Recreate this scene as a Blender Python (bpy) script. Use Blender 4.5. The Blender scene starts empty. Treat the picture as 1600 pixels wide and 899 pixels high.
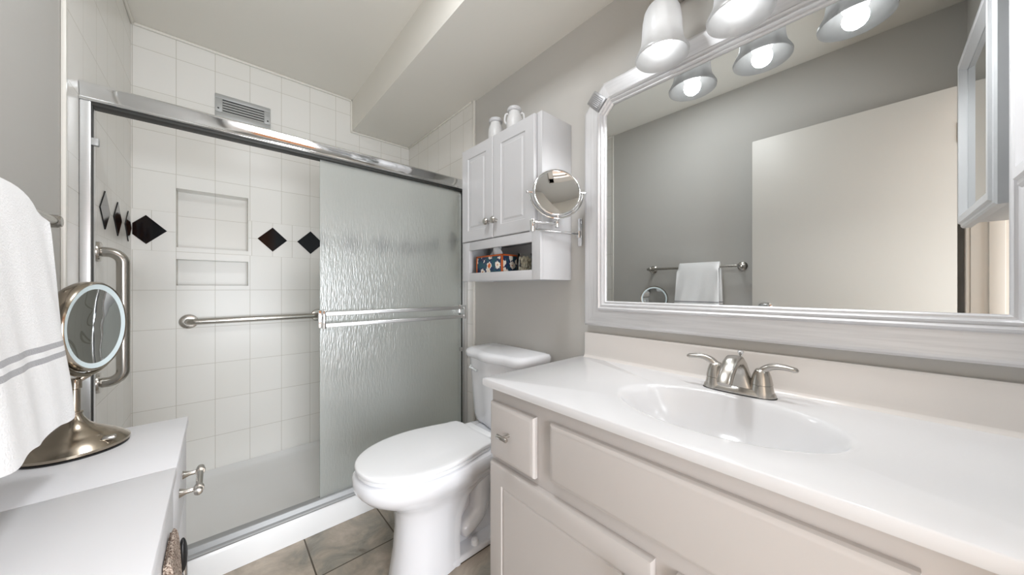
import bpy, bmesh, math, random
from mathutils import Vector, Matrix
random.seed(7)
S = bpy.context.scene
COL = S.collection
PI = math.pi

# ------------------------------------------------------------------ camera, world, light, exposure
CAM_Z = 1.085
cd = bpy.data.cameras.new('camera'); cam = bpy.data.objects.new('camera', cd); COL.objects.link(cam)
cam.location = (0, 0, CAM_Z)
# forward direction = (sin th, cos th), th = 0.7301 measured from +Y towards +X
cam.rotation_euler = (PI/2, 0, -0.7301)
cd.sensor_fit = 'HORIZONTAL'; cd.sensor_width = 36.0
cd.lens = 36.0 * 512.66 / 1600.0
cd.shift_y = (450.19 - 449.5) / 1600.0
cd.clip_start = 0.01
S.camera = cam

S.view_settings.view_transform = 'Standard'
S.view_settings.look = 'None'
S.view_settings.gamma = 1.0
S.view_settings.use_curve_mapping = False
S.view_settings.exposure = 0.5
S.cycles.max_bounces = 14
S.cycles.diffuse_bounces = 8
S.cycles.transmission_bounces = 12
S.cycles.transparent_max_bounces = 16
S.cycles.caustics_reflective = True
S.cycles.blur_glossy = 0.6
S.cycles.caustics_refractive = False

W = bpy.data.worlds.new('world'); S.world = W; W.use_nodes = True
W.node_tree.nodes['Background'].inputs[0].default_value = (0.9, 0.95, 1.0, 1)
W.node_tree.nodes['Background'].inputs[1].default_value = 0.3

BULB_E = 5.0         # glow of each vanity bulb
BULB_W = 3.4         # light each bulb throws out of the open bottom of its shade
HALL_W = 66.0       # added fill panel at the hall end
ROOM_W = 6.5       # added fill under the bathroom ceiling, out of view, no fixture

def area(name, loc, rot, sx, sy, power, color):
    l = bpy.data.lights.new(name, 'AREA'); l.shape = 'RECTANGLE'; l.size = sx; l.size_y = sy
    l.energy = power; l.color = color
    o = bpy.data.objects.new(name, l); COL.objects.link(o); o.location = loc; o.rotation_euler = rot
    return o
area('hall_fill', (0.10, -1.72, 0.88), (math.radians(90), 0, 0), 1.3, 1.3, HALL_W, (0.875, 0.945, 1.0))
area('ceiling_fill', (0.24, 0.76, 2.395), (0, 0, 0), 0.25, 0.25, ROOM_W, (0.94, 0.97, 1.0))

# ------------------------------------------------------------------ materials
def lin(c):
    c = c/255.0
    return c/12.92 if c <= 0.04045 else ((c+0.055)/1.055)**2.4
def rgb(r, g, b): return (lin(r), lin(g), lin(b), 1)

class NT:
    def __init__(self, name):
        self.m = bpy.data.materials.new(name); self.m.use_nodes = True
        self.t = self.m.node_tree; self.n = self.t.nodes; self.b = self.n['Principled BSDF']; self.out = self.n['Material Output']
    def add(self, typ, **kw):
        x = self.n.new(typ)
        for k, v in kw.items(): setattr(x, k, v)
        return x
    def link(self, a, b): self.t.links.new(a, b)
    def val(self, x, i, v): x.inputs[i].default_value = v

def coords(nt): return nt.add('ShaderNodeTexCoord').outputs['Object']

def plain(name, col, rough=0.5, metal=0.0, noise=0.03, scale=12, bump=0.0, bscale=200, spec=0.5, coat=0.0, stretch=None):
    nt = NT(name); b = nt.b
    b.inputs['Roughness'].default_value = rough; b.inputs['Metallic'].default_value = metal
    b.inputs['Specular IOR Level'].default_value = spec
    b.inputs['Coat Weight'].default_value = coat
    co = coords(nt)
    if stretch:
        mp = nt.add('ShaderNodeMapping'); mp.inputs['Scale'].default_value = stretch; nt.link(co, mp.inputs[0]); co = mp.outputs[0]
    nz = nt.add('ShaderNodeTexNoise'); nz.inputs['Scale'].default_value = scale; nz.inputs['Detail'].default_value = 4
    nt.link(co, nz.inputs['Vector'])
    mx = nt.add('ShaderNodeMix', data_type='RGBA')
    mx.inputs[6].default_value = tuple(max(0, c*(1-noise)) for c in col[:3])+(1,)
    mx.inputs[7].default_value = tuple(min(1, c*(1+noise)) for c in col[:3])+(1,)
    nt.link(nz.outputs[0], mx.inputs[0]); nt.link(mx.outputs[2], b.inputs['Base Color'])
    if bump:
        n2 = nt.add('ShaderNodeTexNoise'); n2.inputs['Scale'].default_value = bscale; nt.link(co, n2.inputs['Vector'])
        bp = nt.add('ShaderNodeBump'); bp.inputs['Strength'].default_value = bump; bp.inputs['Distance'].default_value = 0.002
        nt.link(n2.outputs[0], bp.inputs['Height']); nt.link(bp.outputs[0], b.inputs['Normal'])
    return nt.m

def tile_mat(name, axis, off, off_band):
    """6x8 inch white wall tile; a band of 4 inch tile runs at diamond height."""
    nt = NT(name); b = nt.b
    b.inputs['Roughness'].default_value = 0.25; b.inputs['Specular IOR Level'].default_value = 0.3
    sep = nt.add('ShaderNodeSeparateXYZ'); nt.link(coords(nt), sep.inputs[0])
    def brick(w, h, ox, oz):
        a1 = nt.add('ShaderNodeMath', operation='SUBTRACT'); nt.link(sep.outputs[axis], a1.inputs[0]); a1.inputs[1].default_value = ox
        a2 = nt.add('ShaderNodeMath', operation='SUBTRACT'); nt.link(sep.outputs[2], a2.inputs[0]); a2.inputs[1].default_value = oz
        cb = nt.add('ShaderNodeCombineXYZ'); nt.link(a1.outputs[0], cb.inputs[0]); nt.link(a2.outputs[0], cb.inputs[1])
        br = nt.add('ShaderNodeTexBrick', offset=0.0, squash=1.0)
        br.inputs['Scale'].default_value = 1; br.inputs['Mortar Size'].default_value = 0.0013; br.inputs['Mortar Smooth'].default_value = 0.25
        br.inputs['Brick Width'].default_value = w; br.inputs['Row Height'].default_value = h
        br.inputs['Color1'].default_value = rgb(230, 228, 224); br.inputs['Color2'].default_value = rgb(227, 225, 220)
        br.inputs['Mortar'].default_value = rgb(196, 192, 183); br.inputs['Bias'].default_value = 0
        nt.link(cb.outputs[0], br.inputs['Vector'])
        return br
    b1 = brick(0.1524, 0.2032, off, 1.0735 - 10*0.2032); b2 = brick(0.1, 0.1045, off_band, 1.274)
    g1 = nt.add('ShaderNodeMath', operation='GREATER_THAN'); nt.link(sep.outputs[2], g1.inputs[0]); g1.inputs[1].default_value = 1.2765
    g2 = nt.add('ShaderNodeMath', operation='LESS_THAN'); nt.link(sep.outputs[2], g2.inputs[0]); g2.inputs[1].default_value = 1.480
    m0 = nt.add('ShaderNodeMath', operation='MULTIPLY'); nt.link(g1.outputs[0], m0.inputs[0]); nt.link(g2.outputs[0], m0.inputs[1])
    g3 = nt.add('ShaderNodeMath', operation='LESS_THAN'); nt.link(sep.outputs[1], g3.inputs[0]); g3.inputs[1].default_value = 2.4685
    m1 = nt.add('ShaderNodeMath', operation='MULTIPLY'); nt.link(m0.outputs[0], m1.inputs[0]); nt.link(g3.outputs[0], m1.inputs[1])
    g4 = nt.add('ShaderNodeMath', operation='COMPARE'); nt.link(sep.outputs[0], g4.inputs[0]); g4.inputs[1].default_value = -0.0175; g4.inputs[2].default_value = 0.150
    g5 = nt.add('ShaderNodeMath', operation='SUBTRACT'); g5.inputs[0].default_value = 1.0; nt.link(g4.outputs[0], g5.inputs[1])
    mm = nt.add('ShaderNodeMath', operation='MULTIPLY'); nt.link(m1.outputs[0], mm.inputs[0]); nt.link(g5.outputs[0], mm.inputs[1])
    mx = nt.add('ShaderNodeMix', data_type='RGBA'); nt.link(mm.outputs[0], mx.inputs[0]); nt.link(b1.outputs[0], mx.inputs[6]); nt.link(b2.outputs[0], mx.inputs[7])
    mf = nt.add('ShaderNodeMix', data_type='FLOAT'); nt.link(mm.outputs[0], mf.inputs[0]); nt.link(b1.outputs[1], mf.inputs[2]); nt.link(b2.outputs[1], mf.inputs[3])
    nt.link(mx.outputs[2], b.inputs['Base Color'])
    inv = nt.add('ShaderNodeMath', operation='SUBTRACT'); inv.inputs[0].default_value = 1; nt.link(mf.outputs[0], inv.inputs[1])
    bp = nt.add('ShaderNodeBump'); bp.inputs['Strength'].default_value = 0.35; bp.inputs['Distance'].default_value = 0.0015
    nt.link(inv.outputs[0], bp.inputs['Height']); nt.link(bp.outputs[0], b.inputs['Normal'])
    return nt.m

def floor_mat():
    nt = NT('slate_floor_tile'); b = nt.b
    b.inputs['Roughness'].default_value = 0.45
    mp = nt.add('ShaderNodeMapping'); mp.inputs['Location'].default_value = (-0.581+0.305*10, -1.40+0.305*10, 0); nt.link(coords(nt), mp.inputs[0])
    br = nt.add('ShaderNodeTexBrick', offset=0.0, squash=1.0)
    for k, v in (('Scale', 1), ('Mortar Size', 0.003), ('Mortar Smooth', 0.2), ('Brick Width', 0.305), ('Row Height', 0.305)): br.inputs[k].default_value = v
    br.inputs['Color1'].default_value = (0.3, 0.3, 0.3, 1); br.inputs['Color2'].default_value = (0.7, 0.7, 0.7, 1); br.inputs['Mortar'].default_value = (0, 0, 0, 1)
    nt.link(mp.outputs[0], br.inputs['Vector'])
    n1 = nt.add('ShaderNodeTexNoise'); n1.inputs['Scale'].default_value = 7; n1.inputs['Detail'].default_value = 8; n1.inputs['Roughness'].default_value = 0.65
    n1.inputs['Distortion'].default_value = 0.6; nt.link(mp.outputs[0], n1.inputs['Vector'])
    ad = nt.add('ShaderNodeMath', operation='MULTIPLY_ADD'); nt.link(br.outputs[0], ad.inputs[0]); ad.inputs[1].default_value = 0.2; nt.link(n1.outputs[0], ad.inputs[2])
    cr = nt.add('ShaderNodeValToRGB'); e = cr.color_ramp.elements
    e[0].position = 0.36; e[0].color = rgb(118, 110, 99); e[1].position = 0.82; e[1].color = rgb(200, 188, 172)
    x = e.new(0.5); x.color = rgb(148, 144, 133); x = e.new(0.6); x.color = rgb(168, 157, 143); x = e.new(0.7); x.color = rgb(184, 172, 158)
    nt.link(ad.outputs[0], cr.inputs[0])
    mx = nt.add('ShaderNodeMix', data_type='RGBA'); mx.inputs[7].default_value = rgb(84, 74, 60)
    nt.link(br.outputs[1], mx.inputs[0]); nt.link(cr.outputs[0], mx.inputs[6]); nt.link(mx.outputs[2], b.inputs['Base Color'])
    inv = nt.add('ShaderNodeMath', operation='MULTIPLY_ADD'); nt.link(br.outputs[1], inv.inputs[0]); inv.inputs[1].default_value = -1.5; nt.link(n1.outputs[0], inv.inputs[2])
    bp = nt.add('ShaderNodeBump'); bp.inputs['Strength'].default_value = 0.4; bp.inputs['Distance'].default_value = 0.003
    nt.link(inv.outputs[0], bp.inputs['Height']); nt.link(bp.outputs[0], b.inputs['Normal'])
    return nt.m

def frosted_mat():
    """rain-textured obscure glass: part see-through blur, part diffuse transmission, a bright gloss"""
    nt = NT('rain_glass'); nt.n.remove(nt.b)
    co = coords(nt)
    mp = nt.add('ShaderNodeMapping'); mp.inputs['Scale'].default_value = (170, 170, 34); nt.link(co, mp.inputs[0])
    nz = nt.add('ShaderNodeTexNoise'); nz.inputs['Scale'].default_value = 1.0; nz.inputs['Detail'].default_value = 2.5; nt.link(mp.outputs[0], nz.inputs['Vector'])
    bp = nt.add('ShaderNodeBump'); bp.inputs['Strength'].default_value = 0.32; bp.inputs['Distance'].default_value = 0.008
    nt.link(nz.outputs[0], bp.inputs['Height'])
    rf = nt.add('ShaderNodeBsdfRefraction'); rf.inputs['Color'].default_value = (0.97, 0.985, 0.985, 1); rf.inputs['Roughness'].default_value = 0.42; rf.inputs['IOR'].default_value = 1.25
    tl = nt.add('ShaderNodeBsdfTranslucent'); tl.inputs['Color'].default_value = (0.93, 0.96, 0.95, 1)
    df = nt.add('ShaderNodeBsdfDiffuse'); df.inputs['Color'].default_value = (0.90, 0.92, 0.92, 1)
    tr = nt.add('ShaderNodeBsdfTransparent'); tr.inputs['Color'].default_value = (0.85, 0.9, 0.9, 1)
    gl = nt.add('ShaderNodeBsdfGlossy'); gl.inputs['Roughness'].default_value = 0.22
    for x in (rf, df, gl): nt.link(bp.outputs[0], x.inputs['Normal'])
    def mix(f, a, c):
        m = nt.add('ShaderNodeMixShader')
        if isinstance(f, float): m.inputs[0].default_value = f
        else: nt.link(f, m.inputs[0])
        nt.link(a.outputs[0], m.inputs[1]); nt.link(c.outputs[0], m.inputs[2]); return m
    m1 = mix(0.35, tl, df); m2 = mix(0.5, m1, rf); m3 = mix(0.05, m2, tr)
    fr = nt.add('ShaderNodeFresnel'); fr.inputs[0].default_value = 1.45; nt.link(bp.outputs[0], fr.inputs['Normal'])
    ml = nt.add('ShaderNodeMath', operation='MULTIPLY_ADD'); nt.link(fr.outputs[0], ml.inputs[0]); ml.inputs[1].default_value = 1.0; ml.inputs[2].default_value = 0.08
    m4 = mix(ml.outputs[0], m3, gl)
    nt.link(m4.outputs[0], nt.out.inputs[0])
    return nt.m

def pane_mat():
    nt = NT('clear_pane_back'); nt.n.remove(nt.b)
    tr = nt.add('ShaderNodeBsdfTransparent'); tr.inputs[0].default_value = (0.93, 0.97, 0.96, 1)
    gl = nt.add('ShaderNodeBsdfGlossy'); gl.inputs['Roughness'].default_value = 0.1
    m = nt.add('ShaderNodeMixShader'); m.inputs[0].default_value = 0.05
    nt.link(tr.outputs[0], m.inputs[1]); nt.link(gl.outputs[0], m.inputs[2]); nt.link(m.outputs[0], nt.out.inputs[0])
    return nt.m

def shade_mat():
    nt = NT('opal_shade_glass'); nt.n.remove(nt.b)
    nz = nt.add('ShaderNodeTexNoise'); nz.inputs['Scale'].default_value = 18; nz.inputs['Detail'].default_value = 3; nt.link(coords(nt), nz.inputs['Vector'])
    mx = nt.add('ShaderNodeMix', data_type='RGBA'); mx.inputs[6].default_value = (0.56, 0.56, 0.56, 1); mx.inputs[7].default_value = (0.68, 0.68, 0.68, 1)
    nt.link(nz.outputs[0], mx.inputs[0])
    tl = nt.add('ShaderNodeBsdfTranslucent'); nt.link(mx.outputs[2], tl.inputs[0])
    df = nt.add('ShaderNodeBsdfDiffuse'); nt.link(mx.outputs[2], df.inputs[0])
    tr = nt.add('ShaderNodeBsdfTransparent'); gl = nt.add('ShaderNodeBsdfGlossy'); gl.inputs['Roughness'].default_value = 0.25
    def mix(f, a, c):
        m = nt.add('ShaderNodeMixShader'); m.inputs[0].default_value = f; nt.link(a.outputs[0], m.inputs[1]); nt.link(c.outputs[0], m.inputs[2]); return m
    m = mix(0.06, mix(0.15, mix(0.5, tl, df), tr), gl)
    nt.link(m.outputs[0], nt.out.inputs[0])
    return nt.m

def emit_mat(name, col, s):
    nt = NT(name); nt.n.remove(nt.b)
    e = nt.add('ShaderNodeEmission'); e.inputs[0].default_value = col; e.inputs[1].default_value = s
    nt.link(e.outputs[0], nt.out.inputs[0]); return nt.m

def glass_mat(name):
    nt = NT(name); nt.n.remove(nt.b)
    tr = nt.add('ShaderNodeBsdfTransparent'); tr.inputs[0].default_value = (0.96, 0.97, 0.96, 1)
    gl = nt.add('ShaderNodeBsdfGlossy'); gl.inputs['Roughness'].default_value = 0.05
    fr = nt.add('ShaderNodeFresnel'); fr.inputs[0].default_value = 1.3
    m = nt.add('ShaderNodeMixShader'); nt.link(fr.outputs[0], m.inputs[0])
    nt.link(tr.outputs[0], m.inputs[1]); nt.link(gl.outputs[0], m.inputs[2]); nt.link(m.outputs[0], nt.out.inputs[0])
    return nt.m

def towel_mat(name, col, stripes=None):
    nt = NT(name); b = nt.b
    b.inputs['Roughness'].default_value = 0.95; b.inputs['Sheen Weight'].default_value = 0.3; b.inputs['Specular IOR Level'].default_value = 0.1
    co = coords(nt)
    nz = nt.add('ShaderNodeTexNoise'); nz.inputs['Scale'].default_value = 350; nz.inputs['Detail'].default_value = 3; nt.link(co, nz.inputs['Vector'])
    bp = nt.add('ShaderNodeBump'); bp.inputs['Strength'].default_value = 0.5; bp.inputs['Distance'].default_value = 0.003
    nt.link(nz.outputs[0], bp.inputs['Height']); nt.link(bp.outputs[0], b.inputs['Normal'])
    mx = nt.add('ShaderNodeMix', data_type='RGBA')
    mx.inputs[6].default_value = tuple(c*0.93 for c in col[:3])+(1,); mx.inputs[7].default_value = col
    nt.link(nz.outputs[0], mx.inputs[0]); last = mx.outputs[2]
    if stripes:
        sep = nt.add('ShaderNodeSeparateXYZ'); nt.link(co, sep.inputs[0])
        for zc, hw in stripes:
            d = nt.add('ShaderNodeMath', operation='COMPARE'); nt.link(sep.outputs[2], d.inputs[0]); d.inputs[1].default_value = zc; d.inputs[2].default_value = hw
            m = nt.add('ShaderNodeMix', data_type='RGBA'); nt.link(d.outputs[0], m.inputs[0]); nt.link(last, m.inputs[6]); m.inputs[7].default_value = rgb(160, 160, 164)
            last = m.outputs[2]
    nt.link(last, b.inputs['Base Color'])
    return nt.m

def speckle_mat():
    nt = NT('speckled_terry'); b = nt.b; b.inputs['Roughness'].default_value = 0.95
    vz = nt.add('ShaderNodeTexVoronoi'); vz.inputs['Scale'].default_value = 480; nt.link(coords(nt), vz.inputs['Vector'])
    cr = nt.add('ShaderNodeValToRGB'); cr.color_ramp.interpolation = 'CONSTANT'; e = cr.color_ramp.elements
    e[0].color = rgb(112, 92, 80); e[1].position = 0.3; e[1].color = rgb(206, 190, 176); x = e.new(0.7); x.color = rgb(160, 140, 126)
    sp = nt.add('ShaderNodeSeparateXYZ'); nt.link(vz.outputs['Color'], sp.inputs[0]); nt.link(sp.outputs[0], cr.inputs[0]); nt.link(cr.outputs[0], b.inputs['Base Color'])
    bp = nt.add('ShaderNodeBump'); bp.inputs['Strength'].default_value = 0.8; bp.inputs['Distance'].default_value = 0.004
    nt.link(vz.outputs[0], bp.inputs['Height']); nt.link(bp.outputs[0], b.inputs['Normal'])
    return nt.m

def wood_mat():
    nt = NT('warm_wood'); b = nt.b; b.inputs['Roughness'].default_value = 0.4
    mp = nt.add('ShaderNodeMapping'); mp.inputs['Scale'].default_value = (9, 9, 0.9); nt.link(coords(nt), mp.inputs[0])
    nz = nt.add('ShaderNodeTexNoise'); nz.inputs['Scale'].default_value = 2.5; nz.inputs['Detail'].default_value = 6; nz.inputs['Distortion'].default_value = 1.2; nt.link(mp.outputs[0], nz.inputs['Vector'])
    cr = nt.add('ShaderNodeValToRGB'); e = cr.color_ramp.elements
    e[0].position = 0.3; e[0].color = rgb(170, 104, 48); e[1].position = 0.75; e[1].color = rgb(222, 152, 84)
    nt.link(nz.outputs[0], cr.inputs[0]); nt.link(cr.outputs[0], b.inputs['Base Color'])
    return nt.m

def frame_mat(name, axis):
    """brushed silver leaf; the scratches run along the rail (axis 1 = y, 2 = z)"""
    nt = NT(name); b = nt.b; b.inputs['Metallic'].default_value = 0.4; b.inputs['Roughness'].default_value = 0.36
    sc = [60, 90, 90]; sc[axis] = 4
    mp = nt.add('ShaderNodeMapping'); mp.inputs['Scale'].default_value = sc; nt.link(coords(nt), mp.inputs[0])
    nz = nt.add('ShaderNodeTexNoise'); nz.inputs['Scale'].default_value = 1.6; nz.inputs['Detail'].default_value = 5; nt.link(mp.outputs[0], nz.inputs['Vector'])
    cr = nt.add('ShaderNodeValToRGB'); e = cr.color_ramp.elements
    e[0].position = 0.2; e[0].color = rgb(205, 205, 207); e[1].position = 0.6; e[1].color = rgb(222, 222, 224)
    nt.link(nz.outputs[0], cr.inputs[0]); nt.link(cr.outputs[0], b.inputs['Base Color'])
    return nt.m

def floral_mat():
    """tissue carton: white and orange daisies on navy"""
    nt = NT('daisy_print_card'); b = nt.b; b.inputs['Roughness'].default_value = 0.5
    co = coords(nt)
    vz = nt.add('ShaderNodeTexVoronoi', feature='F1'); vz.inputs['Scale'].default_value = 24; nt.link(co, vz.inputs['Vector'])
    v2 = nt.add('ShaderNodeTexVoronoi', feature='SMOOTH_F1'); v2.inputs['Scale'].default_value = 110; nt.link(co, v2.inputs['Vector'])
    ad = nt.add('ShaderNodeMath', operation='MULTIPLY_ADD'); nt.link(v2.outputs[0], ad.inputs[0]); ad.inputs[1].default_value = 0.35; nt.link(vz.outputs[0], ad.inputs[2])
    cr = nt.add('ShaderNodeValToRGB'); cr.color_ramp.interpolation = 'CONSTANT'; e = cr.color_ramp.elements
    e[0].color = rgb(200, 110, 30); e[1].position = 0.26; e[1].color = rgb(232, 226, 214)
    x = e.new(0.58); x.color = rgb(34, 44, 84); x = e.new(0.72); x.color = rgb(30, 78, 92)
    nt.link(ad.outputs[0], cr.inputs[0])
    sp = nt.add('ShaderNodeSeparateXYZ'); nt.link(vz.outputs['Color'], sp.inputs[0])
    gt = nt.add('ShaderNodeMath', operation='GREATER_THAN'); nt.link(sp.outputs[1], gt.inputs[0]); gt.inputs[1].default_value = 0.62
    lt = nt.add('ShaderNodeMath', operation='LESS_THAN'); nt.link(ad.outputs[0], lt.inputs[0]); lt.inputs[1].default_value = 0.44
    ml = nt.add('ShaderNodeMath', operation='MULTIPLY'); nt.link(gt.outputs[0], ml.inputs[0]); nt.link(lt.outputs[0], ml.inputs[1])
    mx = nt.add('ShaderNodeMix', data_type='RGBA'); nt.link(ml.outputs[0], mx.inputs[0]); nt.link(cr.outputs[0], mx.inputs[6]); mx.inputs[7].default_value = rgb(206, 104, 44)
    nt.link(mx.outputs[2], b.inputs['Base Color'])
    return nt.m

M = dict(
    paint=plain('greige_wall_paint', rgb(194, 192, 188), 0.75, noise=0.015, scale=3, bump=0.06, bscale=260, spec=0.3),
    ceil=plain('ceiling_paint', rgb(226, 223, 216), 0.85, noise=0.015, scale=3, bump=0.05, bscale=240, spec=0.2),
    trimw=plain('cream_trim_paint', rgb(212, 204, 195), 0.45, noise=0.02),
    doorp=plain('door_paint', rgb(214, 210, 204), 0.45, noise=0.01, scale=2),
    tile_x=tile_mat('white_wall_tile_back', 0, -0.1655, 0.247),
    tile_y=tile_mat('white_wall_tile_side', 1, 0.02, 1.958),
    grout=plain('tile_edge', rgb(224, 221, 214), 0.3),
    diamond=plain('black_glazed_tile', rgb(9, 11, 16), 0.08, noise=0.3, scale=60, spec=0.35),
    floor=floor_mat(),
    acrylic=plain('white_acrylic', rgb(236, 236, 236), 0.22, noise=0.01),
    porcelain=plain('white_porcelain', rgb(238, 239, 243), 0.08, noise=0.006, coat=0.4),
    seatp=plain('white_seat_plastic', rgb(250, 251, 253), 0.3, noise=0.005),
    chrome=plain('polished_chrome', rgb(226, 227, 228), 0.09, metal=1, noise=0.02),
    alu=plain('brushed_aluminium', rgb(222, 223, 224), 0.36, metal=1, noise=0.04, scale=30, stretch=(1, 20, 20)),
    track=plain('satin_aluminium_track', rgb(176, 177, 178), 0.6, metal=0.6, noise=0.05, scale=40),
    pewter=plain('dull_silver_leaf', rgb(168, 168, 170), 0.42, metal=0.6, noise=0.12, scale=150),
    steel=plain('brushed_nickel', rgb(186, 182, 176), 0.24, metal=1, noise=0.05, scale=60),
    nickel=plain('warm_nickel', rgb(168, 157, 142), 0.2, metal=1, noise=0.05, scale=40),
    dark=plain('dark_gasket', rgb(48, 48, 46), 0.5, noise=0.1),
    black=plain('black_plastic', rgb(24, 24, 25), 0.35, noise=0.1),
    vent=plain('grey_vent_metal', rgb(176, 177, 176), 0.45, metal=0.3, noise=0.03),
    hole=plain('vent_shadow_box', rgb(30, 30, 30), 0.9),
    frost=frosted_mat(), paneglass=pane_mat(), shade=shade_mat(),
    bulb=emit_mat('lit_bulb', (0.97, 0.985, 1.0, 1), BULB_E),
    whitecab=plain('white_cabinet_lacquer', rgb(200, 200, 202), 0.35, noise=0.008),
    brightcab=plain('white_laminate', rgb(224, 224, 227), 0.35, noise=0.006),
    cream=plain('cream_cabinet_paint', rgb(194, 189, 186), 0.42, noise=0.012, scale=6),
    counter=plain('white_cultured_marble', rgb(221, 221, 223), 0.16, noise=0.006, coat=0.2),
    splash=plain('cream_cultured_marble', rgb(228, 223, 219), 0.2, noise=0.01),
    silver_y=frame_mat('silver_leaf_rail', 1), silver_z=frame_mat('silver_leaf_stile', 2),
    smirror=plain('bright_mirror_silver', (0.88, 0.88, 0.88, 1), 0.0, metal=1, noise=0),
    mirror=plain('mirror_silver', (0.63, 0.645, 0.64, 1), 0.0, metal=1, noise=0),
    ring=plain('frosted_light_ring', rgb(214, 228, 232), 0.5, noise=0.01),
    towel=towel_mat('white_terry', rgb(240, 240, 241), [(0.990, 0.0045), (0.972, 0.0045)]),
    speck=speckle_mat(), wood=wood_mat(),
    tissue=plain('tissue_paper', rgb(240, 240, 240), 0.9), carton=floral_mat(), orange=plain('orange_card_edge', rgb(190, 92, 40), 0.6),
    glass=glass_mat('clear_jar_glass'), cotton=plain('cream_cotton', rgb(222, 214, 196), 0.95, noise=0.15, scale=90, bump=0.6, bscale=120),
    jarw=plain('whitewashed_ceramic', rgb(214, 214, 214), 0.4, noise=0.12, scale=25),
    hallp=plain('hall_paint', rgb(214, 200, 184), 0.7, noise=0.01),
)

# ------------------------------------------------------------------ mesh helpers
class MB:
    def __init__(self): self.v = []; self.f = []
    def raw(self, vs, fs):
        n = len(self.v); self.v += [tuple(p) for p in vs]; self.f += [tuple(i+n for i in q) for q in fs]; return self
    def bm(self, b):
        b.verts.ensure_lookup_table(); b.verts.index_update()
        self.raw([p.co[:] for p in b.verts], [[p.index for p in q.verts] for q in b.faces]); b.free(); return self
    def box(self, lo, hi, bev=0.0, seg=2, rot=None, about=None):
        b = bmesh.new(); bmesh.ops.create_cube(b, size=1)
        lo = Vector(lo); hi = Vector(hi); c = (lo+hi)/2; d = hi-lo
        for p in b.verts: p.co = Vector((p.co.x*d.x, p.co.y*d.y, p.co.z*d.z))
        if bev > 0: bmesh.ops.bevel(b, geom=list(b.edges), offset=bev, segments=seg, profile=0.5, affect='EDGES')
        for p in b.verts:
            q = p.co
            if rot is not None: q = rot @ q
            p.co = q + c
        return self.bm(b)
    def prism(self, poly, axis, lo, hi, bev=0.0, seg=2):
        """poly = 2-D outline in the two other axes (in x,y,z order), pushed out along axis"""
        b = bmesh.new()
        def mk(p, h):
            q = list(p); q.insert(axis, h); return b.verts.new(q)
        A = [mk(p, lo) for p in poly]; B = [mk(p, hi) for p in poly]; n = len(poly)
        b.faces.new(A); b.faces.new(B[::-1])
        for i in range(n): b.faces.new((A[i], B[i], B[(i+1) % n], A[(i+1) % n]))
        bmesh.ops.recalc_face_normals(b, faces=list(b.faces))
        if bev > 0: bmesh.ops.bevel(b, geom=[e for e in b.edges if e.calc_face_angle(0) > 0.5], offset=bev, segments=seg, profile=0.5, affect='EDGES')
        return self.bm(b)
    def loft(self, loops, cap0=True, cap1=True):
        n = len(loops[0]); vs = [p for l in loops for p in l]; fs = []
        for k in range(len(loops)-1):
            for i in range(n):
                j = (i+1) % n; fs.append((k*n+i, k*n+j, (k+1)*n+j, (k+1)*n+i))
        if cap0: fs.append(tuple(range(n))[::-1])
        if cap1: fs.append(tuple((len(loops)-1)*n+i for i in range(n)))
        b = bmesh.new(); V = [b.verts.new(p) for p in vs]
        for q in fs:
            try: b.faces.new([V[i] for i in q])
            except ValueError: pass
        bmesh.ops.recalc_face_normals(b, faces=list(b.faces))
        return self.bm(b)
    def lathe(self, prof, c, axis=(0, 0, 1), seg=32, cap0=True, cap1=True):
        a = Vector(axis).normalized(); u = a.orthogonal().normalized(); w = a.cross(u); c = Vector(c)
        loops = [[c + a*z + (u*math.cos(t)+w*math.sin(t))*max(r, 1e-5) for t in (2*PI*i/seg for i in range(seg))] for r, z in prof]
        return self.loft(loops, cap0, cap1)
    def tube(self, path, rad, seg=16, caps=True, flat=None):
        P = [Vector(p) for p in path]; n = len(P)
        R = rad if isinstance(rad, (list, tuple)) else [rad]*n
        T = [(P[min(i+1, n-1)]-P[max(i-1, 0)]).normalized() for i in range(n)]
        u = T[0].orthogonal().normalized()
        if flat is not None:
            u = (Vector(flat) - T[0]*T[0].dot(Vector(flat))).normalized()
        loops = []
        for i in range(n):
            u = (u - T[i]*u.dot(T[i])).normalized(); w = T[i].cross(u)
            r = R[i]; ru, rw = (r if isinstance(r, tuple) else (r, r))
            loops.append([P[i]+u*ru*math.cos(2*PI*k/seg)+w*rw*math.sin(2*PI*k/seg) for k in range(seg)])
        return self.loft(loops, caps, caps)
    def sphere(self, c, r, sc=(1, 1, 1), seg=24):
        b = bmesh.new(); bmesh.ops.create_uvsphere(b, u_segments=seg, v_segments=seg//2, radius=r)
        for p in b.verts: p.co = Vector((p.co.x*sc[0], p.co.y*sc[1], p.co.z*sc[2])) + Vector(c)
        return self.bm(b)
    def rotate(self, m, about):
        a = Vector(about); self.v = [tuple(m @ (Vector(p)-a) + a) for p in self.v]; return self

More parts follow.
